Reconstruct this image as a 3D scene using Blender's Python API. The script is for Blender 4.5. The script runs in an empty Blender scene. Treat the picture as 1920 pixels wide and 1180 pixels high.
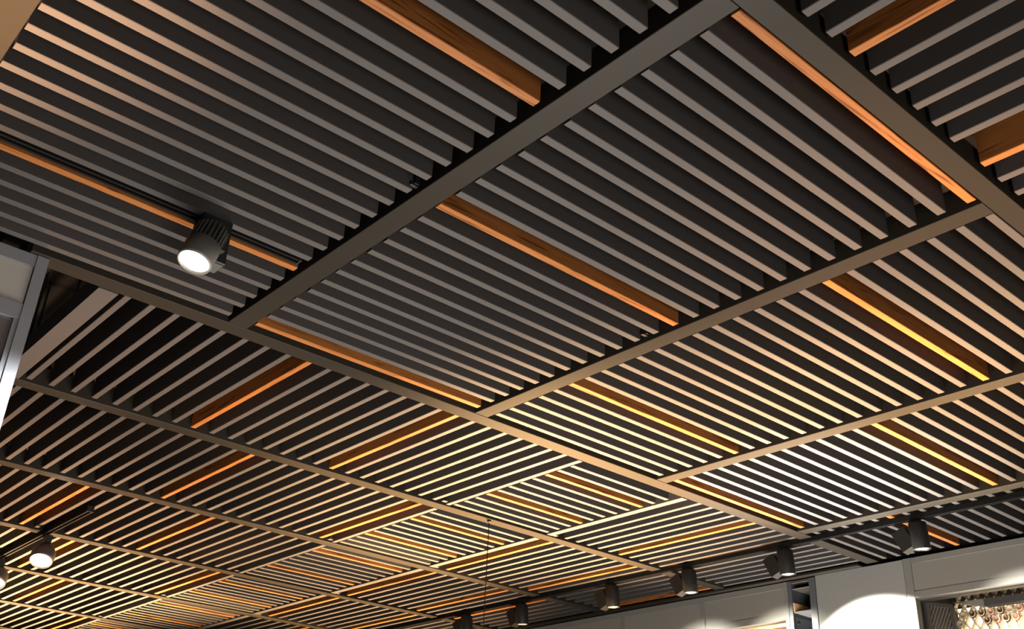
import bpy, math, random
from mathutils import Matrix, Vector

random.seed(4)
scene = bpy.context.scene
col = scene.collection
S = 1.76          # metres from the eye to the underside of the ceiling grid
EYE = 1.55        # eye height above the floor


def P(a, b, h):
    """a along the long beams, b along the cross beams, h height in eye-to-ceiling units"""
    return Vector((a * S, b * S, EYE + h * S))


# ------------------------------------------------------------------ camera
F_PX, PITCH, ROLL, YAW = 1951.42, math.radians(27.901), math.radians(2.7665), math.radians(50.0010)


def axis(x, y, z):
    return Vector((x * math.sin(YAW) + y * math.cos(YAW), -x * math.cos(YAW) + y * math.sin(YAW), z))


cp, sp = math.cos(PITCH), math.sin(PITCH)
Rv, Fv, Uv = axis(1, 0, 0), axis(0, cp, sp), axis(0, -sp, cp)
cr, sr = math.cos(ROLL), math.sin(ROLL)
R2, U2 = cr * Rv + sr * Uv, -sr * Rv + cr * Uv
cam = bpy.data.cameras.new('camera')
cam.sensor_fit = 'HORIZONTAL'
cam.sensor_width = 36.0
cam.lens = 36.0 * F_PX / 1920.0
cam.clip_start = 0.05
cam_ob = bpy.data.objects.new('camera', cam)
col.objects.link(cam_ob)
M = Matrix.Identity(4)
for i in range(3):
    M[i][0], M[i][1], M[i][2] = R2[i], U2[i], -Fv[i]
M[2][3] = EYE
cam_ob.matrix_world = M
scene.camera = cam_ob

# ------------------------------------------------------------------ world, lights, exposure
scene.view_settings.view_transform = 'Standard'
scene.view_settings.look = 'None'
scene.view_settings.gamma = 1.0
scene.view_settings.use_curve_mapping = False
scene.view_settings.exposure = 0.0

world = bpy.data.worlds.new('world')
scene.world = world
world.use_nodes = True
wb = world.node_tree.nodes['Background']
wb.inputs[0].default_value = (1.0, 0.93, 0.86, 1)
wb.inputs[1].default_value = 0.13


def area(name, loc, target, size, power, colour, spread=180):
    L = bpy.data.lights.new(name, 'AREA')
    L.shape = 'DISK'
    L.size = size
    L.energy = power
    L.color = colour
    L.spread = math.radians(spread)
    o = bpy.data.objects.new(name, L)
    col.objects.link(o)
    o.location = loc
    o.rotation_euler = (Vector(target) - Vector(loc)).to_track_quat('-Z', 'Y').to_euler()
    return o


def spot(name, loc, target, power, colour, angle, blend, radius=0.02):
    L = bpy.data.lights.new(name, 'SPOT')
    L.energy = power
    L.color = colour
    L.spot_size = math.radians(angle)
    L.spot_blend = blend
    L.shadow_soft_size = radius
    o = bpy.data.objects.new(name, L)
    col.objects.link(o)
    o.location = loc
    o.rotation_euler = (Vector(target) - Vector(loc)).to_track_quat('-Z', 'Y').to_euler()
    return o


WARM = (1.0, 0.62, 0.30)
AMBER = (1.0, 0.57, 0.30)
CREAM = (1.0, 0.86, 0.68)
NEUTRAL = (1.0, 0.9, 0.8)
# added disc lamp without a fixture, standing in for light off the shop floor
area('floor_bounce_fill', P(1.5, 1.55, -0.75), P(1.4, 1.5, 1), 3.0, 480, NEUTRAL)


area('near_side_fill', P(0.5, -0.7, -0.55), P(1.0, 1.1, 1), 1.6, 120, NEUTRAL)  # added fill from the near side for the slat sides, no lamp there


def up(name, src, dst, watts, colour, angle, radius=0.15):  # added upward fill spot at floor level, makes ceiling pools, no fixture
    spot(name, P(*src), P(*dst), watts, colour, angle, 1.0, radius)


up('floor_fill_middle', (2.85, 3.0, -0.8), (2.25, 2.6, 1), 21000, WARM, 56)
up('floor_fill_behind', (3.0, 4.3, -0.8), (2.35, 4.05, 1), 9000, WARM, 66)
up('floor_fill_pale', (2.75, 2.1, -0.6), (2.55, 1.60, 1), 9200, (1.0, 0.90, 0.80), 34)
up('floor_fill_left_end', (2.1, 2.4, -0.8), (1.95, 1.75, 1), 10000, WARM, 40)
up('floor_fill_right', (2.4, 1.70, -0.8), (2.3, 1.10, 1), 8600, WARM, 42)
up('floor_fill_near_right', (2.1, 1.25, -0.8), (1.80, 0.75, 1), 3000, AMBER, 46)
up('floor_fill_wall', (3.325, 2.25, -0.8), (3.12, 1.95, 1), 3000, NEUTRAL, 60, 0.03)
up('floor_fill_far', (1.9, 5.3, -0.8), (1.4, 5.0, 1), 26000, WARM, 62)
up('floor_fill_farthest', (2.0, 6.4, -0.8), (1.5, 5.9, 1), 14000, WARM, 44)
up('floor_fill_side', (1.6, 3.9, -0.8), (1.05, 3.75, 1), 5520, AMBER, 58)
up('floor_fill_left', (0.85, 2.7, -0.8), (0.62, 2.45, 1), 1050, AMBER, 48)
up('floor_fill_corner', (0.0, 1.5, -0.6), (0.02, 1.22, 1), 6600, AMBER, 31)


# ------------------------------------------------------------------ materials
def mat(name, base, rough=0.5, metal=0.0, noise=0.0, scale=30.0, emit=None, estr=0.0, spec=0.5):
    m = bpy.data.materials.new(name)
    m.use_nodes = True
    nt = m.node_tree
    b = nt.nodes['Principled BSDF']
    b.inputs['Base Color'].default_value = (*base, 1)
    b.inputs['Roughness'].default_value = rough
    b.inputs['Metallic'].default_value = metal
    b.inputs['Specular IOR Level'].default_value = spec
    if noise:
        tc = nt.nodes.new('ShaderNodeTexCoord')
        n = nt.nodes.new('ShaderNodeTexNoise')
        n.inputs['Scale'].default_value = scale
        n.inputs['Detail'].default_value = 4
        mx = nt.nodes.new('ShaderNodeMix')
        mx.data_type = 'RGBA'
        mx.inputs[6].default_value = (*[c * (1 - noise) for c in base], 1)
        mx.inputs[7].default_value = (*[min(1, c * (1 + noise)) for c in base], 1)
        nt.links.new(tc.outputs['Object'], n.inputs['Vector'])
        nt.links.new(n.outputs['Fac'], mx.inputs[0])
        nt.links.new(mx.outputs[2], b.inputs['Base Color'])
    if emit:
        b.inputs['Emission Color'].default_value = (*emit, 1)
        b.inputs['Emission Strength'].default_value = estr
    return m


def wood_mat(name, dark, mid, light):
    m = bpy.data.materials.new(name)
    m.use_nodes = True
    nt = m.node_tree
    N, L = nt.nodes, nt.links
    b = N['Principled BSDF']
    b.inputs['Roughness'].default_value = 0.5
    b.inputs['Specular IOR Level'].default_value = 0.08
    tc = N.new('ShaderNodeTexCoord')
    info = N.new('ShaderNodeObjectInfo')
    mul = N.new('ShaderNodeMath')
    mul.operation = 'MULTIPLY'
    mul.inputs[1].default_value = 37.0
    L.new(info.outputs['Random'], mul.inputs[0])
    add = N.new('ShaderNodeVectorMath')
    add.operation = 'ADD'
    comb = N.new('ShaderNodeCombineXYZ')
    for i in range(3):
        L.new(mul.outputs[0], comb.inputs[i])
    L.new(tc.outputs['Object'], add.inputs[0])
    L.new(comb.outputs[0], add.inputs[1])
    mp = N.new('ShaderNodeMapping')
    mp.inputs['Scale'].default_value = (0.9, 14.0, 14.0)
    L.new(add.outputs[0], mp.inputs['Vector'])
    n = N.new('ShaderNodeTexNoise')
    n.inputs['Scale'].default_value = 2.2
    n.inputs['Detail'].default_value = 3
    n.inputs['Distortion'].default_value = 1.6
    L.new(mp.outputs[0], n.inputs['Vector'])
    w = N.new('ShaderNodeMath')
    w.operation = 'MULTIPLY'
    w.inputs[1].default_value = 16.0
    L.new(n.outputs['Fac'], w.inputs[0])
    sn = N.new('ShaderNodeMath')
    sn.operation = 'SINE'
    L.new(w.outputs[0], sn.inputs[0])
    mr = N.new('ShaderNodeMapRange')
    mr.inputs[1].default_value = -1
    mr.inputs[2].default_value = 1
    L.new(sn.outputs[0], mr.inputs[0])
    cr_ = N.new('ShaderNodeValToRGB')
    e = cr_.color_ramp.elements
    e[0].position, e[0].color = 0.0, (*dark, 1)
    e[1].position, e[1].color = 1.0, (*light, 1)
    x = e.new(0.3)
    x.color = (*mid, 1)
    L.new(mr.outputs[0], cr_.inputs[0])
    L.new(cr_.outputs[0], b.inputs['Base Color'])
    return m


SLAT = mat('slat_grey_metal', (0.0325, 0.030, 0.0292), 0.6, 0, 0.05, 8, spec=0.12)
BEAM = mat('beam_dark_metal', (0.0130, 0.0112, 0.0088), 0.38, 0, 0.06, 5, spec=0.05)
WOOD = wood_mat('oiled_wood', (0.060, 0.019, 0.0045), (0.130, 0.046, 0.0115), (0.155, 0.059, 0.0165))
SHELFWOOD = wood_mat('shelf_wood', (0.4, 0.2, 0.08), (0.6, 0.34, 0.16), (0.68, 0.42, 0.22))
BLACK = mat('black_metal', (0.006, 0.006, 0.006), 0.5, spec=0.2)
HEAD = mat('lamp_black_paint', (0.007, 0.007, 0.007), 0.5, spec=0.25)
HEADGREY = mat('lamp_grey_paint', (0.030, 0.029, 0.027), 0.5)
BOXDARK = mat('lamp_box_paint', (0.005, 0.0048, 0.0045), 0.5, spec=0.25)
TRACKBLK = mat('track_matt_black', (0.003, 0.003, 0.003), 0.8, spec=0.08)
PLENUM = mat('plenum_black', (0.003, 0.003, 0.003), 0.9, spec=0.1)
CABINET = mat('cabinet_grey_paint', (0.11, 0.108, 0.099), 0.45, 0, 0.03, 4)
PANEL = mat('cabinet_panel_paint', (0.13, 0.127, 0.114), 0.4, 0, 0.03, 4)
LPANEL = mat('warm_grey_panel', (0.19, 0.18, 0.168), 0.5, 0, 0.03, 4)
NEARGREY = mat('near_lamp_paint', (0.075, 0.072, 0.066), 0.5)
WHITE = mat('pillar_white_paint', (0.14, 0.143, 0.138), 0.6, 0, 0.02, 4)
STEEL = mat('brushed_steel', (0.15, 0.155, 0.17), 0.4, 0.4, 0.05, 10)
DARKGREY = mat('dark_grey_paint', (0.032, 0.030, 0.028), 0.6)  # even dark grey for boards and frames inside the cabinets
BLUEGREY = mat('blue_grey_paint', (0.05, 0.055, 0.063), 0.4)
GLASSDARK = mat('dark_patterned_glass', (0.06, 0.05, 0.05), 0.15, 0, 0.5, 14)
RACK = mat('rack_cream', (0.55, 0.45, 0.3), 0.5)
BOTTLE = mat('bottle_brown', (0.09, 0.04, 0.02), 0.25)
BOTTLE2 = mat('bottle_rose', (0.4, 0.2, 0.14), 0.3)
FLOOR = mat('floor_stone', (0.32, 0.28, 0.24), 0.35, 0, 0.2, 1.5)
WALL = mat('wall_plaster', (0.3, 0.28, 0.25), 0.8, 0, 0.05, 2)
LENS = mat('lamp_lens', (0.9, 0.9, 0.9), 0.3, emit=(1.0, 0.93, 0.8), estr=30)
LENSDIM = mat('lamp_lens_rim', (0.9, 0.85, 0.7), 0.3, emit=(1.0, 0.8, 0.5), estr=1.1)
BACKLIT = mat('backlit_panel', (0.9, 0.85, 0.7), 0.4, emit=(1.0, 0.86, 0.6), estr=2.6)


# ------------------------------------------------------------------ mesh helpers
class MB:
    def __init__(self):
        self.v, self.f, self.s = [], [], []

    def add(self, vs, fs, smooth=False):
        o = len(self.v)
        self.v += [tuple(x) for x in vs]
        self.f += [tuple(i + o for i in q) for q in fs]
        self.s += [smooth] * len(fs)

    def prism(self, prof, ax, lo, hi):
        """extrude a closed 2-D profile along axis ax (0,1,2); profile given in the two others in order"""
        n = len(prof)
        vs = []
        for t in (lo, hi):
            for p, q in prof:
                c = [p, q]
                c.insert(ax, t)
                vs.append(c)
        fs = [(i, (i + 1) % n, n + (i + 1) % n, n + i) for i in range(n)]
        fs += [tuple(range(n))[::-1], tuple(range(n, 2 * n))]
        self.add(vs, fs)

    def box(self, x0, x1, y0, y1, z0, z1, c=0.0):
        if c:
            pr = [(y0 + c, z0), (y1 - c, z0), (y1, z0 + c), (y1, z1 - c), (y1 - c, z1), (y0 + c, z1), (y0, z1 - c), (y0, z0 + c)]
            self.prism(pr, 0, x0, x1)
        else:
            self.prism([(y0, z0), (y1, z0), (y1, z1), (y0, z1)], 0, x0, x1)

    def lathe(self, prof, seg=24, M=None, smooth=True):
        vs, fs = [], []
        n = len(prof)
        for i in range(seg):
            t = 2 * math.pi * i / seg
            for r, z in prof:
                vs.append((r * math.cos(t), r * math.sin(t), z))
        for i in range(seg):
            j = (i + 1) % seg
            for k in range(n - 1):
                fs.append((i * n + k, j * n + k, j * n + k + 1, i * n + k + 1))
        fs.append(tuple(i * n for i in range(seg))[::-1])
        fs.append(tuple(i * n + n - 1 for i in range(seg)))
        if M is not None:
            vs = [M @ Vector(v) for v in vs]
        self.add(vs, fs, smooth)

    def mesh(self, name, m):
        me = bpy.data.meshes.new(name)
        me.from_pydata(self.v, [], self.f)
        for p, s in zip(me.polygons, self.s):
            p.use_smooth = s
        me.materials.append(m)
        me.update()
        return me

    def build(self, name, m, parent=None, loc=(0, 0, 0), rotz=0.0):
        return link(name, self.mesh(name, m), parent, loc, rotz)


def link(name, me, parent=None, loc=(0, 0, 0), rotz=0.0):
    o = bpy.data.objects.new(name, me)
    col.objects.link(o)
    o.location = loc
    if rotz:
        o.rotation_euler = (0, 0, rotz)
    if parent:
        o.parent = parent
    return o


def thing(name, label, cat, loc, group=None, rotz=0.0):
    o = bpy.data.objects.new(name, None)
    o.empty_display_size = 0.1
    col.objects.link(o)
    o.location = loc
    o.rotation_euler = (0, 0, rotz)
    o['label'] = label
    o['category'] = cat
    if group:
        o['group'] = group
    return o


def tag(o, label, cat, group=None):
    o['label'] = label
    o['category'] = cat
    if group:
        o['group'] = group
    return o


# ------------------------------------------------------------------ room shell
HB = 1.006                        # underside of the slats
SD = 0.075                        # slat depth
HTOP = 1.36                       # dark slab over the grid
mb = MB()
mb.box(-3 * S, 6 * S, -3 * S, 10 * S, EYE + HTOP * S, EYE + HTOP * S + 0.2)
o = mb.build('ceiling', PLENUM)
o['kind'] = 'structure'
mb = MB()
mb.box(-3 * S, 6 * S, -3 * S, 10 * S, -0.2, 0)
o = mb.build('floor', FLOOR)
o['kind'] = 'structure'
AF = 3.345                        # front plane of the wall of cabinets
mb = MB()
mb.box(3.75 * S, 3.82 * S, -3 * S, 10 * S, 0, EYE + HTOP * S)
o = mb.build('wall_right', WALL)
o['kind'] = 'structure'

# ------------------------------------------------------------------ beams
PL = [(0.5531, 0.5907), (1.9122, 1.9585), (2.5731, 2.6175), (3.2380, 3.2830), (3.9350, 3.9800), (4.6170, 4.6640), (5.3400, 5.3880), (6.0500, 6.0980), (6.7600, 6.8100)]
BL = [(0.1321, 0.1768), (0.8131, 0.8578), (1.4972, 1.5383), (2.1761, 2.2176), (2.8572, 2.8990)]
BEAM_D = 0.05


def hanger(mb, x, y, z0):
    mb.box(x - 0.004, x + 0.004, y - 0.004, y + 0.004, z0, EYE + HTOP * S + 0.01)


def beam(lo, hi, w0, w1, along, label):
    if along == 'a':
        a0, a1, b0, b1 = lo, hi, w0, w1
    else:
        a0, a1, b0, b1 = w0, w1, lo, hi
    base = P((a0 + a1) / 2, (b0 + b1) / 2, 1.0)
    t = thing('ceiling_beam', label, 'beam', base, 'flat beams of the ceiling grid', 0 if along == 'a' else math.pi / 2)
    L, W = (hi - lo) * S, (w1 - w0) * S
    m = MB()
    m.box(-L / 2, L / 2, -W / 2, W / 2, 0, BEAM_D * S, 0.0015)
    m.build('profile', BEAM, t)
    h = MB()
    n = max(2, int(L / 1.2) + 1)
    for i in range(n):
        hanger(h, -L / 2 + 0.08 + (L - 0.16) * i / (n - 1), 0, BEAM_D * S - 0.002)
    h.build('hanger', BLACK, t)
    return t


ORD = ['first', 'second', 'third', 'fourth', 'fifth', 'sixth', 'seventh', 'eighth']
long_labels = ['long dark beam running down the top right corner beside a wooden slat',
               'long beam below the three large panels, ending at the left post',
               'long beam second below the large panels, with the thin wire hanging from it',
               'long warm lit beam third below the large panels, above the far left spotlight',
               'long thin beam just behind the glowing spotlight at far left',
               'long thin beam just under the glowing spotlight at far left',
               'long thin beam close to the bottom left corner',
               'faint far beam in the very bottom left corner',
               'last faint beam at the bottom left edge']
ends = [(-0.3, 3.34), (0.40, 3.34), (0.40, 3.34), (0.5, 3.34), (0.5, 3.34), (0.6, 3.34), (0.8, 3.34), (0.8, 3.34), (0.8, 3.34)]
for (w0, w1), (lo, hi), lab in zip(PL[:8], ends, long_labels):
    beam(lo, hi, w0, w1, 'a', lab)
cross_labels = ['cross beam at the top left corner, lit warm beige',
                'dark cross beam from the top edge down to the left, between the two biggest panels',
                'brown cross beam in the middle, ending under the right side of the big dark beam',
                'warm lit cross beam third from the left, right of the middle',
                'cross beam nearest the right wall, next to the black track']
for (w0, w1), lab in zip(BL, cross_labels):
    beam(PL[0][1] + 0.001, PL[1][0] - 0.003, w0, w1, 'b', lab)

# ------------------------------------------------------------------ slat panels
_cache = {}


def slat_mesh(length, width, depth, m, key):
    k = (round(length, 4), round(width, 4), round(depth, 4), key)
    if k not in _cache:
        b = MB()
        c = 0.0018
        b.prism([(c, 0), (width - c, 0), (width, c), (width, depth), (0, depth), (0, c)], 0, 0, length)
        _cache[k] = b.mesh('slat', m)
    return _cache[k]


RAIL_T = 0.02


def panel(along, lo, hi, starts, width, woods, label, special=None, clips=(), brackets=()):
    """slats run from lo to hi along one axis; starts are their near edges on the other axis"""
    c0, c1 = starts[0], starts[-1] + width
    if along == 'a':
        base = P((lo + hi) / 2, (c0 + c1) / 2, HB)
    else:
        base = P((c0 + c1) / 2, (lo + hi) / 2, HB)
    t = thing('slat_panel', label, 'ceiling panel', base, 'slatted ceiling panels')
    L = (hi - lo) * S
    for i, s in enumerate(starts):
        wd, dh = width, 0.0
        if special and i in special:
            wd, dh = special[i]
        wood = i in woods
        me = slat_mesh(L, wd * S, SD * S, WOOD if wood else SLAT, 'w' if wood else 'g')
        j = lambda: random.uniform(-0.0011, 0.0011) * S
        if along == 'a':
            x, y, rz = lo * S - base.x + j(), s * S - base.y + j() * 0.6, 0
        else:
            x, y, rz = (s + wd) * S - base.x + j() * 0.6, lo * S - base.y + j(), math.pi / 2
        o = link('wooden_slat' if wood else 'slat', me, t, (x, y, dh * S), rz)
        if wood:
            o['label'] = 'warm brown wooden slat among the grey ones'
    # carrier rails over the slats, hung from the slab
    span = (c1 - c0) * S
    for q in (0.18, 0.82):
        r = MB()
        p = -L / 2 + L * q
        if along == 'a':
            r.box(p - 0.015, p + 0.015, -span / 2, span / 2, SD * S, SD * S + 0.03)
            hp = [(p, -span / 2 + 0.06), (p, span / 2 - 0.06)]
        else:
            r.box(-span / 2, span / 2, p - 0.015, p + 0.015, SD * S, SD * S + 0.03)
            hp = [(-span / 2 + 0.06, p), (span / 2 - 0.06, p)]
        z0 = SD * S + 0.028
        for x, y in hp:
            r.box(x - 0.004, x + 0.004, y - 0.004, y + 0.004, z0, (HTOP - HB) * S + 0.01)
        r.build('carrier_rail', PLENUM, t)
    for x, y in clips:
        r = MB()
        bx, by = x * S - base.x, y * S - base.y
        r.box(bx - 0.009, bx + 0.009, by - 0.012, by + 0.012, 0.015, SD * S + 0.01)
        r.box(bx - 0.02, bx + 0.009, by - 0.006, by + 0.006, 0.01, 0.022)
        r.build('clip', BLACK, t)
    for x, y in brackets:
        r = MB()
        bx, by = x * S - base.x, y * S - base.y
        r.box(bx - 0.014, bx + 0.014, by - 0.012, by + 0.012, -0.004, 0.002)
        r.box(bx - 0.014, bx + 0.014, by + 0.010, by + 0.0125, 0.0015, 0.05)
        r.build('bracket', SLAT, t)
    return t


W1 = 0.0162
N1 = [0.5965 + 0.0534 * k for k in range(25)]
# row beyond the top right beam
r0 = [0.926 - 0.0545 * k for k in (4, 3, 2, 1)] + [0.926, 0.9815, 1.0362, 1.0905, 1.1455, 1.1995, 1.2540, 1.3080, 1.3990, 1.4570, 1.5120, 1.5670, 1.6220, 1.6770]
panel('b', -0.10, 0.5445, r0, 0.0155, {6, 12}, 'grey slat panel in the top right corner, with two wooden slats')
# the row of large panels
xs = [(0.1805, 0.8050), (0.8665, 1.4900), (1.5480, 2.1690), (2.2290, 2.8500), (2.9090, 3.3400)]
wd = [{6, 19}, {0, 12, 24}, {6, 19}, {0, 12, 24}, {6, 19}]
labs = ['largest slat panel, at upper left, behind the near finned spotlight',
        'large dark slat panel in the centre, with three wooden slats',
        'large slat panel right of the brown cross beam, warm lit, with two wooden slats',
        'large slat panel lit almost white, in front of the black track at right',
        'slat panel above the right-hand cabinet, partly behind the black track']
clips = [[(0.8085, 1.235)], [(1.4925, 1.332)], [], [], []]
for (lo, hi), w, lab, cl in zip(xs, wd, labs, clips):
    panel('a', lo, hi, N1, W1, w, lab, None, cl)

KA = [0.6076 + 0.05455 * k for k in range(25)]
KC = [2.4375 + 0.0538 * k for k in range(17)]
WA = [{8, 16}, {12, 23}, {8, 16}, {12, 23}, {8, 16}, {12, 23}]
WC = [{5, 10}, {0, 8, 16}, {0, 7, 11}, {0, 8, 16}, {5, 10}, {0, 8}]
WP = [{2, 7}, {2, 7}, {1, 7}, {2, 7}, {1, 7}, {2, 7}]
rows_b = [(PL[i][1] + 0.008, PL[i + 1][0] - 0.008) for i in range(1, 7)]
ROWN = ['first row below the large panels', 'second row below the large panels', 'third row below the large panels',
        'fourth row below the large panels', 'fifth row below the large panels', 'farthest row at bottom left']
for r, (b0, b1) in enumerate(rows_b):
    panel('b', b0, b1, KA, 0.0145, WA[r], 'left slat panel, slats rising right, in the ' + ROWN[r],
          {24: (0.0155, -0.004)}, (), [(1.9000, b1 - 0.016)])
    n = 11
    pitch = (b1 - b0 - 0.012) / n
    st = [b0 + 0.049 + pitch * k for k in range(n)]
    st = [s for s in st if s + 0.0145 < b1]
    panel('a', 1.9445, 2.3500, st, 0.0145, WP[r], 'small slat panel, slats falling right, in the ' + ROWN[r])
    kc = [2.3560] + KC
    if r < 5:
        panel('b', b0, b1, kc, 0.0140, {k + 1 for k in WC[r]}, 'right slat panel, slats rising right, in the ' + ROWN[r],
              {0: (0.0245, -0.004)}, (), [(2.3900, b1 - 0.004)])

# dark service opening at the left, next to the post: only a wide flat bar crosses it
tb = thing('flat_bar', 'wide brown flat bar beside the dark gap right of the left post', 'beam', P(0.572, (rows_b[0][0] + rows_b[0][1]) / 2, 1.0))
mb = MB()
hw, hl = 0.0205 * S, (rows_b[0][1] - rows_b[0][0]) / 2 * S
mb.box(-hw, hw, -hl - 0.006, hl + 0.006, 0, 0.05 * S)
mb.build('profile', SLAT, tb)
mb = MB()
for q in (-0.4, 0.4):
    hanger(mb, 0, q, 0.05 * S - 0.002)
for v in range(len(mb.v)):
    x, y, z = mb.v[v]
    if z > 1:
        mb.v[v] = (x, y, (HTOP - 1.0) * S + 0.01)
mb.build('hanger', BLACK, tb)
td = thing('duct', 'dark duct in the black gap right of the left post', 'duct', P(0.47, 2.25, 1.10))
mb = MB()
mb.box(-0.05, 0.05, -0.5, 0.5, 0, 0.12, 0.01)
mb.build('casing', PLENUM, td)
mb = MB()
for q in (-0.35, 0.35):
    mb.box(-0.06, -0.05, q - 0.01, q + 0.01, -0.005, (HTOP - 1.10) * S + 0.01)
    mb.box(0.05, 0.06, q - 0.01, q + 0.01, -0.005, (HTOP - 1.10) * S + 0.01)
    mb.box(-0.06, 0.06, q - 0.01, q + 0.01, -0.01, 0)
mb.build('strap', BLACK, td)

# ------------------------------------------------------------------ tracks and spotlights


def track(along, lo, hi, c, w, h0, h1, label):
    if along == 'a':
        base = P((lo + hi) / 2, c, h0)
        rz = 0
    else:
        base = P(c, (lo + hi) / 2, h0)
        rz = math.pi / 2
    t = thing('light_track', label, 'light track', base, 'black light tracks', rz)
    L, W, H = (hi - lo) * S, w * S, (h1 - h0) * S
    m = MB()   # C section with a slot in the underside
    e = W * 0.28
    m.prism([(-W / 2, 0), (-W / 2 + e, 0), (-W / 2 + e, H * 0.4), (W / 2 - e, H * 0.4), (W / 2 - e, 0), (W / 2, 0), (W / 2, H), (-W / 2, H)], 0, -L / 2, L / 2)
    m.build('channel', TRACKBLK, t)
    m = MB()
    for q in (-0.45, 0, 0.45):
        m.box(L * q - 0.012, L * q + 0.012, -0.004, 0.004, H - 0.002, (HTOP - h0) * S + 0.01)
    m.build('hanger', BLACK, t)
    m = MB()
    m.box(-L / 2 - 0.006, -L / 2, -W / 2 - 0.002, W / 2 + 0.002, -0.001, H)
    m.box(L / 2, L / 2 + 0.006, -W / 2 - 0.002, W / 2 + 0.002, -0.001, H)
    m.build('end_cap', BLACK, t)
    return t


TR_A, TR_H = 2.9490, 0.9880
track('b', 0.75, 4.9, TR_A, 0.0155, TR_H, 1.0035, 'black light track along the right side carrying a row of black spotlights')
PB = 1.922          # plane of the unit at the left edge
NT_B, NT_H = 1.586, 1.003
track('a', 0.10, 0.7900, NT_B, 0.0180, NT_H, 1.0240, 'black light track along the near wooden slat at upper left')
LT_A, LT_H = 1.140, 0.985
track('b', 3.50, 5.15, LT_A, 0.020, LT_H, 1.0040, 'black light track in the lower left, holding the far glowing spotlight')


def tilt(direction):
    """matrix that turns local -Z to the direction"""
    return Vector(direction).to_track_quat('-Z', 'Y').to_matrix().to_4x4()


def head_lamp(label, base, pivot, r, length, direction, lens_m, fins=True, lens_r=0.84, paint=HEAD):
    """finned round head; base is the track point, pivot the head's centre (both world)"""
    t = thing('spotlight', label, 'spotlight', base, 'track spotlights')
    off = Vector(pivot) - Vector(base)
    Mx = Matrix.Translation(off) @ tilt(direction)
    m = MB()
    if fins == 'dome':
        m.lathe([(r * 0.22, length * 0.5), (r * 0.45, length * 0.42), (r * 0.75, length * 0.26), (r * 0.95, length * 0.05), (r, -length * 0.15), (r * 0.96, -length * 0.38), (r * 0.92, -length * 0.5), (r * 0.86, -length * 0.5), (r * 0.85, -length * 0.44), (0.004, -length * 0.44)], 32, Mx)
    elif fins:
        m.lathe([(r * 0.55, length * 0.1), (r, length * 0.02), (r, -length * 0.44), (r * 0.97, -length * 0.5), (r * 0.9, -length * 0.5), (r * 0.86, -length * 0.44), (0.004, -length * 0.44)], 32, Mx)
    else:
        m.lathe([(r * 0.9, length * 0.5), (r, length * 0.47), (r, -length * 0.47), (r * 0.97, -length * 0.5), (r * 0.88, -length * 0.5), (r * 0.86, -length * 0.44), (0.004, -length * 0.44)], 32, Mx)
    body = m.build('lamp_body', paint, t)
    m = MB()
    m.lathe([(0.002, -length * 0.43), (r * lens_r * 0.98, -length * 0.43), (r * lens_r, -length * 0.445), (r * lens_r * 0.9, -length * 0.47), (0.002, -length * 0.485)], 32, Mx)
    m.build('lens', lens_m, body)
    if fins is True:
        m = MB()
        m.lathe([(r * 0.45, length * 0.5), (r * 0.62, length * 0.48), (r * 0.62, length * 0.03), (r * 0.4, length * 0.0)], 24, Mx)
        n = 22
        for i in range(n):
            A = Mx @ Matrix.Rotation(2 * math.pi * i / n, 4, 'Z')
            g = MB()
            g.box(r * 0.5, r * 0.95, -0.0018, 0.0018, length * 0.02, length * 0.48)
            m.add([A @ Vector(v) for v in g.v], g.f)
        m.build('heat_sink', HEADGREY, body)
    return t, Mx


# near spotlight at upper left
nb = P(0.640, NT_B, NT_H)
npv = P(0.585, 1.540, 0.929)
t, Mx = head_lamp('near black finned spotlight glowing white at upper left', nb, npv, 0.054, 0.148, Vector((-0.30, -0.10, -1)), LENS, paint=NEARGREY)
m = MB()
m.box(-0.106, -0.008, -0.058, 0.012, -0.152, 0.004, 0.004)
drv = m.build('driver_box', HEAD, t)
m = MB()
m.box(-0.102, -0.012, -0.054, 0.008, -0.155, -0.152)
m.build('cover_plate', HEADGREY, drv)
m = MB()
v = npv - nb
m.box(v.x, -0.03, v.y - 0.012, v.y + 0.012, v.z + 0.005, v.z + 0.03)
m.build('arm', HEAD, t)
spot('near_spot_beam', npv + Vector((-0.03, -0.01, -0.09)), P(0.36, PB, 0.40), 110, (0.97, 0.98, 1.0), 75, 0.9)

# far spotlights at lower left
for bb, lab in ((3.905, 'far round spotlight glowing white in front of a long beam at lower left'), (4.42, 'half cut off round spotlight at the left edge, below the far glowing one')):
    lb = P(LT_A, bb, LT_H)
    pv = P(LT_A + 0.012, bb + 0.02, LT_H - 0.062)
    t, Mx = head_lamp(lab, lb, pv, 0.074, 0.14, Vector((-0.25, -0.5, -1)), LENS if bb < 4 else LENSDIM, 'dome', paint=HEADGREY)
    m = MB()
    v = pv - lb
    m.box(v.x - 0.022, v.x + 0.022, v.y - 0.022, v.y + 0.022, v.z + 0.02, 0.004, 0.003)
    m.build('adapter', HEAD, t)
    spot('far_spot_beam', pv + Vector((-0.02, -0.05, -0.09)), pv + Vector((-0.5, -1.0, -2.0)), 25, CREAM, 80, 0.4)

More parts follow.
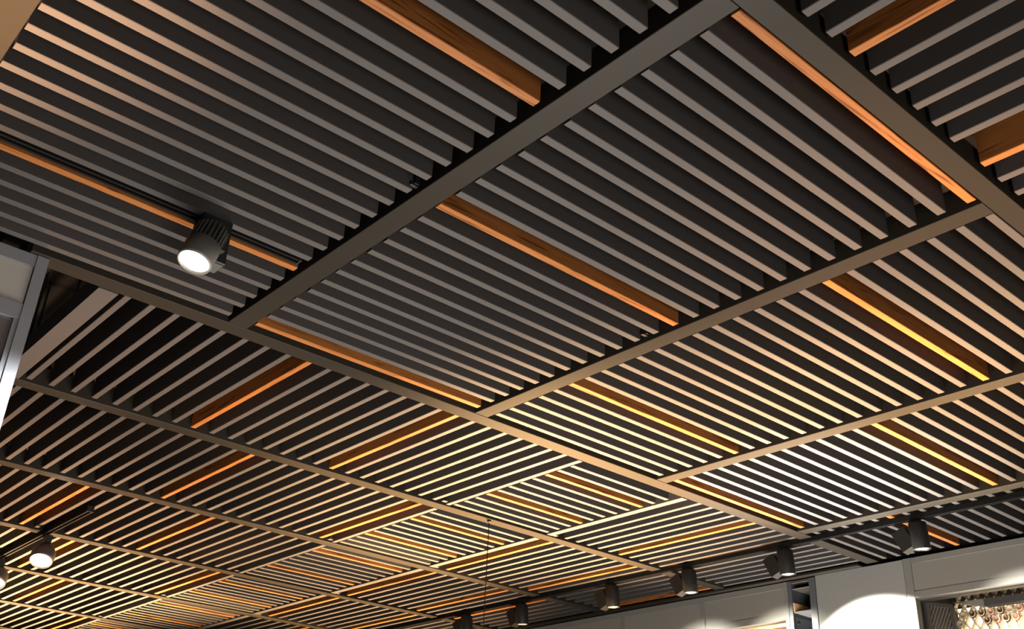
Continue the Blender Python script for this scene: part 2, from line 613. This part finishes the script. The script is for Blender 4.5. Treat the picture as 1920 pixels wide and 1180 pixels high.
# row of spotlights on the right track
row_b = [1.552, 2.036, 2.455, 2.842, 3.370, 3.740]
row_l = ['black spotlight in front of the right-hand cabinet, rightmost of the row',
         'black spotlight just left of the white pillar, second from the right',
         'black spotlight third from the right, above the left cabinet panels',
         'black spotlight fourth from the right, above the left cabinet end',
         'black spotlight fifth from the right, near the bottom edge',
         'black spotlight cut by the bottom edge, leftmost of the right row']
for bb, lab in zip(row_b, row_l):
    tb_ = P(TR_A + 0.006, bb, TR_H)
    hp = P(TR_A + 0.010, bb - 0.004, TR_H - 0.0480)
    t, Mx = head_lamp(lab, tb_, hp, 0.047, 0.144, Vector((0.10, 0, -1)), LENSDIM, False, 0.82)
    m = MB()
    v = hp - tb_
    m.box(-0.020, 0.026, -0.026, 0.026, v.z + 0.06, 0.003, 0.003)
    m.build('adapter', HEAD, t)
    # driver box: a flat box hung beside the head, its lower end swung away
    m = MB()
    m.box(-0.034, 0.034, -0.040, 0.040, -0.118, 0.0, 0.003)
    d = m.build('driver_box', BOXDARK, t, (0.010, 0.106, -0.040))
    d.rotation_euler = (math.radians(-26), 0, math.radians(8))
    m = MB()
    m.box(-0.006, 0.024, 0.0, 0.110, -0.056, -0.034)
    m.build('arm', HEAD, t)
    spot('wall_spot_beam', hp + Vector((0.030, 0, -0.082)), Vector((AF * S, bb * S - (0.15 if abs(bb - 2.036) < 0.01 else 0.22), hp.z - (0.72 if abs(bb - 2.036) < 0.01 else 0.56))), 260 if abs(bb - 2.036) < 0.01 else 165, (1.0, 0.93, 0.78), 88 if abs(bb - 2.036) < 0.01 else 76, 0.15 if abs(bb - 2.036) < 0.01 else 0.75, 0.012)

# thin wire hanging from the second long beam
mb = MB()
mb.lathe([(0.0025, -1.9), (0.0025, 0.0)], 8)
mb.lathe([(0.012, -0.012), (0.012, 0.0)], 12)
w = mb.build('hanging_wire', BLACK, None, P(2.114, 2.585, 1.0))
tag(w, 'thin black wire hanging straight down from a lit beam', 'wire')

# ------------------------------------------------------------------ the wall of cabinets at lower right


def pbox(mb, a0, a1, b0, b1, h0, h1, c=0.0, o=(0, 0, 0)):
    p, q = P(a0, b0, h0) - Vector(o), P(a1, b1, h1) - Vector(o)
    mb.box(p.x, q.x, p.y, q.y, p.z, q.z, c)


FL = -EYE / S                      # floor level in units
TOPH = 0.9965


def frieze_cabinet(label, b0, b1, stiles, hh, inner_top, inner_bot, rail_bot):
    """frame of stiles and rails with recessed panels; b0<b1"""
    base = P(AF, (b0 + b1) / 2, FL)
    t = thing('display_cabinet', label, 'cabinet', base, 'grey wall cabinets')
    rec = 0.003
    m = MB()
    pbox(m, AF, AF + 0.03, b0, b1, inner_top, hh, 0, base)
    m.build('top_rail', CABINET, t)
    m = MB()
    pbox(m, AF, AF + 0.05, b0, b1, rail_bot, inner_bot, 0, base)
    m.build('bottom_rail', CABINET, t)
    for s0, s1, low in stiles:
        m = MB()
        pbox(m, AF - 0.0015, AF + 0.03, s0, s1, low, hh if low < 0 else inner_top, 0, base)
        m.build('stile', CABINET, t)
    ss = sorted(stiles)
    for (p0, p1, _), (q0, q1, _) in zip(ss[:-1], ss[1:]):
        m = MB()
        pbox(m, AF + rec, AF + rec + 0.012, p1, q0, inner_bot, inner_top, 0, base)
        m.build('frieze_panel', PANEL, t)
    return t, base


# left run
t, base = frieze_cabinet('grey cabinet run with lit recessed panels at bottom centre right', 2.302, 4.25,
                         [(2.302, 2.318, FL), (2.700, 2.724, 0.85), (3.138, 3.162, 0.85), (3.58, 3.604, 0.85), (4.02, 4.044, 0.85), (4.234, 4.25, FL)],
                         0.9890, 0.9670, 0.8755, 0.8510)
m = MB()
pbox(m, AF + 0.04, AF + 0.28, 2.318, 4.234, FL, 0.60, 0, base)
m.build('lower_body', CABINET, t)
m = MB()
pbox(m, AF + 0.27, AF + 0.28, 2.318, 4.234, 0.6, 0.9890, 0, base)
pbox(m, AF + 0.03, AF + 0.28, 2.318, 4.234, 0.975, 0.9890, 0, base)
m.build('back_board', DARKGREY, t)
m = MB()
pbox(m, AF + 0.03, AF + 0.26, 2.32, 4.23, 0.835, 0.850, 0, base)
m.build('shelf', SHELFWOOD, t)
# dark trim closing the slats above the cabinets
mb = MB()
pbox(mb, AF - 0.030, AF + 0.03, 1.98, 4.25, 0.9935, 1.0015, 0)
o = mb.build('trim_1', BEAM)
o['kind'] = 'structure'

# niche with curved shelves between cabinet run and pillar
nb0, nb1 = 2.180, 2.300
base = P(AF, (nb0 + nb1) / 2, FL)
t = thing('shelf_niche', 'narrow dark shelf niche left of the white pillar', 'shelf unit', base)
for s0, s1 in ((nb0, nb0 + 0.026), (nb1 - 0.016, nb1)):
    m = MB()
    pbox(m, AF - 0.002, AF + 0.25, s0, s1, FL, 0.9885, 0, base)
    m.build('side_panel', BLUEGREY, t)
m = MB()
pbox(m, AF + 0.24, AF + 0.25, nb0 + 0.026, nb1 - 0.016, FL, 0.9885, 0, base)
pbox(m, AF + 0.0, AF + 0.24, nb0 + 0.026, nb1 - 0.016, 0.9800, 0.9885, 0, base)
m.build('back_board', DARKGREY, t)


n0, n1 = nb0 + 0.026, nb1 - 0.016


def nbox(name, material, b0_, b1_, h0, h1, a0=0.004, a1=0.24, parent=None):
    q = MB()
    pbox(q, AF + a0, AF + a1, b0_, b1_, h0, h1, 0, base)
    return q.build(name, material, parent or t)


nbox('thin_shelf', PANEL, n0, n1, 0.9585, 0.9605)
nbox('wooden_lining', SHELFWOOD, n1 - 0.004, n1, 0.8765, 0.9090)
nbox('wooden_back', SHELFWOOD, n0, n1 - 0.0045, 0.8765, 0.9090, 0.20, 0.239)
nbox('shelf', BLUEGREY, n0, n1, 0.8715, 0.8760)
dd = nbox('door', BLUEGREY, n1 - 0.003, n1, 0.40, 0.8580, 0.012, 0.20)
nbox('lower_side', DARKGREY, n1 - 0.0012, n1, 0.30, 0.8715, 0.004, 0.238)
m = MB()
m.lathe([(0.001, -0.008), (0.009, -0.008), (0.009, 0.002), (0.001, 0.002)], 14, Matrix.Translation(P(AF + 0.022, n1 - 0.003, 0.838) - base) @ Matrix.Rotation(-math.pi / 2, 4, 'X'))
m.build('knob', BLACK, dd)

# white pillar
mb = MB()
pbox(mb, AF, AF + 0.25, 1.826, 2.178, FL, 0.9925)
o = mb.build('wall_pillar', WHITE)
o['kind'] = 'structure'
mb = MB()
pbox(mb, AF + 0.02, 3.76, -0.6, 4.3, 0.9990, 1.2)
o = mb.build('wall_bulkhead', PLENUM)
o['kind'] = 'structure'

# right cabinet
t, base = frieze_cabinet('grey cabinet with deep frieze at the bottom right corner', 0.60, 1.824,
                         [(1.796, 1.824, FL), (0.60, 0.628, FL)], 0.9940, 0.9740, 0.8800, 0.8570)
m = MB()
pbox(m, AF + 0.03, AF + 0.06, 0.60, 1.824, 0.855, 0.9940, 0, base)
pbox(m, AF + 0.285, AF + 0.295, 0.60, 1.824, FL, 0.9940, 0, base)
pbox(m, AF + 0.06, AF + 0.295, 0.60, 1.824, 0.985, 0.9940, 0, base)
m.build('back_board', DARKGREY, t)
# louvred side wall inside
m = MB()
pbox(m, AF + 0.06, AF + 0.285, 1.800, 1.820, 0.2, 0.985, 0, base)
side = m.build('side_wall', DARKGREY, t)
# sloping louvre door leaf folded into the cabinet
lo_ = thing('louvre_leaf', 'dark leaf with slanted louvre bars inside the right-hand cabinet', 'screen', P(AF + 0.045, 1.788, 0.35))
lrot = math.atan2(0.125, -0.075)
lo_.rotation_euler = (0, 0, math.atan2(-0.075, 0.125))
LW, LHt = 0.098 * S, (0.850 - 0.35) * S
fr = 0.020
for x0, x1, z0, z1 in ((0, fr, 0, LHt), (LW - fr, LW, 0, LHt), (fr, LW - fr, 0, fr), (fr, LW - fr, LHt - fr, LHt)):
    m = MB()
    m.box(x0, x1, -0.012, 0.012, z0, z1)
    m.build('frame_bar', DARKGREY, lo_)
nb_ = 20
for i in range(-8, nb_):
    z = fr + i * 0.042
    za, zb = z, z + 0.26
    xa, xb = fr, LW - fr
    pts = []
    if za < fr:
        xa = fr + (fr - za) / 0.26 * (LW - 2 * fr)
        za = fr
    if zb > LHt - fr:
        xb = fr + (LHt - fr - z) / 0.26 * (LW - 2 * fr)
        zb = LHt - fr
    if xb - xa < 0.01:
        continue
    m = MB()
    th = 0.012
    m.add([(xa, -0.006, za), (xb, -0.006, zb), (xb, -0.006, zb + th), (xa, -0.006, za + th), (xa, 0.006, za), (xb, 0.006, zb), (xb, 0.006, zb + th), (xa, 0.006, za + th)],
          [(0, 1, 2, 3), (7, 6, 5, 4), (0, 4, 5, 1), (1, 5, 6, 2), (2, 6, 7, 3), (3, 7, 4, 0)])
    m.build('louvre', CABINET, lo_)

# tapered shelf board and lit diamond rack with bottle ends
bd = MB()
p0 = P(3.545, 1.30, 0.848)
A0, A1 = 3.545, 3.580
q = [(A0, 0.66, 0.848), (A0, 1.658, 0.848), (A1, 1.658, 0.848), (A1, 0.66, 0.848), (A0, 0.66, 0.872), (A0, 1.658, 0.872), (A1, 1.658, 0.872), (A1, 0.66, 0.872)]
bd.add([P(*c) - p0 for c in q], [(3, 2, 1, 0), (4, 5, 6, 7), (0, 1, 5, 4), (1, 2, 6, 5), (2, 3, 7, 6), (3, 0, 4, 7)])
w = thing('shelf_board', 'pale tapered shelf board over the lit bottle rack inside the right cabinet', 'shelf', p0)
bd.build('board', DARKGREY, w)
bd = MB()
q = [(A0, 1.6585, 0.848), (A0, 1.6585, 0.872), (A1, 1.6585, 0.872), (A1, 1.6585, 0.848), (A0, 1.770, 0.874), (A0 + 0.01, 1.770, 0.874)]
bd.add([P(*c) - p0 for c in q], [(0, 1, 4), (2, 3, 5), (1, 2, 5, 4), (3, 0, 4, 5), (3, 2, 1, 0)])
bd.build('tapered_end', PANEL, w)

RA, RB0, RB1, RH0, RH1 = 3.595, 0.62, 1.790, 0.35, 0.968
RB = P(RA, 1.30, RH0)
rk = thing('bottle_rack', 'glowing diamond rack full of bottle ends in the bottom right corner', 'rack', RB)
m = MB()
pbox(m, RA + 0.020, RA + 0.028, RB0, RB1, RH0, 0.866, 0, RB)
m.build('backlit_board', BACKLIT, rk)
CW, CH, C0, H0 = 0.03277, 0.0278, 1.7256, 0.8388
m = MB()
sl = CH / (CW / 2)
for sgn in (1, -1):
    for k in range(-40, 75):
        # bar through the diamond corner left of cell k: h = H0 + sgn*sl*(b - bk)
        bk = C0 - CW / 2 - CW * k
        ends_ = []
        lo_b, hi_b = RB0, RB1
        for hh in (RH0, RH1):
            ends_.append(bk + sgn * (hh - H0) / sl)
        x0, x1 = max(lo_b, min(ends_)), min(hi_b, max(ends_))
        if x1 - x0 < 0.01:
            continue
        A_ = P(RA, x0, H0 + sgn * sl * (x0 - bk)) - RB
        B_ = P(RA, x1, H0 + sgn * sl * (x1 - bk)) - RB
        d = (B_ - A_).normalized()
        nrm = Vector((0, -d.z, d.y)) * 0.0032
        dep = Vector((0.030, 0, 0))
        v8 = [A_ - nrm, B_ - nrm, B_ + nrm, A_ + nrm]
        m.add(v8 + [v + dep for v in v8], [(0, 1, 2, 3), (7, 6, 5, 4), (0, 4, 5, 1), (1, 5, 6, 2), (2, 6, 7, 3), (3, 7, 4, 0)])
lat = m.build('lattice', RACK, rk)
lat['kind'] = 'stuff'
KIND = {'dark': BOTTLE, 'rosy': BOTTLE2, 'cream': RACK}
spots = [(0, 0, 'dark', 'first'), (1, 0, 'dark', 'second'), (2, 0, 'rosy', 'third'), (3, 0, 'dark', 'fourth'), (4, 0, 'cream', 'fifth'), (5, 0, 'rosy', 'sixth'),
         (1.5, 1, 'dark', 'first'), (2.5, 1, 'rosy', 'second'), (3.5, 1, 'dark', 'third'), (4.5, 1, 'rosy', 'fourth'), (-1, 0, 'cream', 'leftmost'), (-1.5, 1, 'cream', 'leftmost')]
for k, r, kd, nth in spots:
    c = P(RA, C0 - CW * k, H0 - CH * r)
    lab = '%s round bottle end, %s in the %s row of the lit diamond rack' % (kd, nth if nth == 'leftmost' else nth + ' from left', 'upper' if r == 0 else 'lower')
    t = thing('bottle', lab, 'bottle', c, 'bottle ends in the lit rack')
    Mr = Matrix.Rotation(-math.pi / 2, 4, 'Y')
    m = MB()
    m.lathe([(0.004, -0.030), (0.021, -0.030), (0.0235, -0.026), (0.0235, 0.010), (0.0205, 0.014), (0.016, 0.014), (0.010, 0.008), (0.002, 0.004)], 20, Mr)
    m.build('glass', KIND[kd], t)
    m = MB()
    m.lathe([(0.0170, 0.0142), (0.0220, 0.0142), (0.0220, 0.0165), (0.0170, 0.0165)], 20, Mr)
    m.f = [f for f in m.f if len(f) == 4]
    m.s = m.s[:len(m.f)]
    n_ = 20
    m.add([m.v[i * 4 + 3] for i in range(n_)] + [m.v[i * 4] for i in range(n_)], [(i, (i + 1) % n_, n_ + (i + 1) % n_, n_ + i) for i in range(n_)], True)
    m.build('rim', RACK, t)

# post and panelled cabinet at the left edge
base = P(0.30, PB, FL)
t = thing('panelled_unit', 'grey steel framed unit with panel and dark glass at the left edge', 'cabinet', base)


def lbox(name, m_, a0, a1, h0, h1, d0=0.0, d1=0.03):
    q = MB()
    pbox(q, a0, a1, PB + d0, PB + d1, h0, h1, 0.0, base)
    return q.build(name, m_, t)


lbox('post', STEEL, 0.4155, 0.4370, FL, 0.9990, -0.002, 0.03)
lbox('top_rail', STEEL, 0.18, 0.4150, 0.9740, 0.9990)
lbox('upper_panel', LPANEL, 0.18, 0.4140, 0.8930, 0.9735, 0.004, 0.02)
lbox('middle_rail', STEEL, 0.18, 0.4150, 0.8620, 0.8925)
lbox('glass_pane', GLASSDARK, 0.18, 0.4060, 0.12, 0.8615, 0.010, 0.02)
lbox('inner_stile', STEEL, 0.4062, 0.4152, FL, 0.8618, 0.002, 0.03)
lbox('lower_panel', STEEL, 0.18, 0.4060, FL, 0.1195, 0.002, 0.03)
spot('post_fill', P(0.30, 1.00, 0.55), P(0.34, PB, 0.80), 13, (1.0, 0.95, 0.9), 42, 1.0)  # added fill to brighten the left unit, belongs to no spotlight
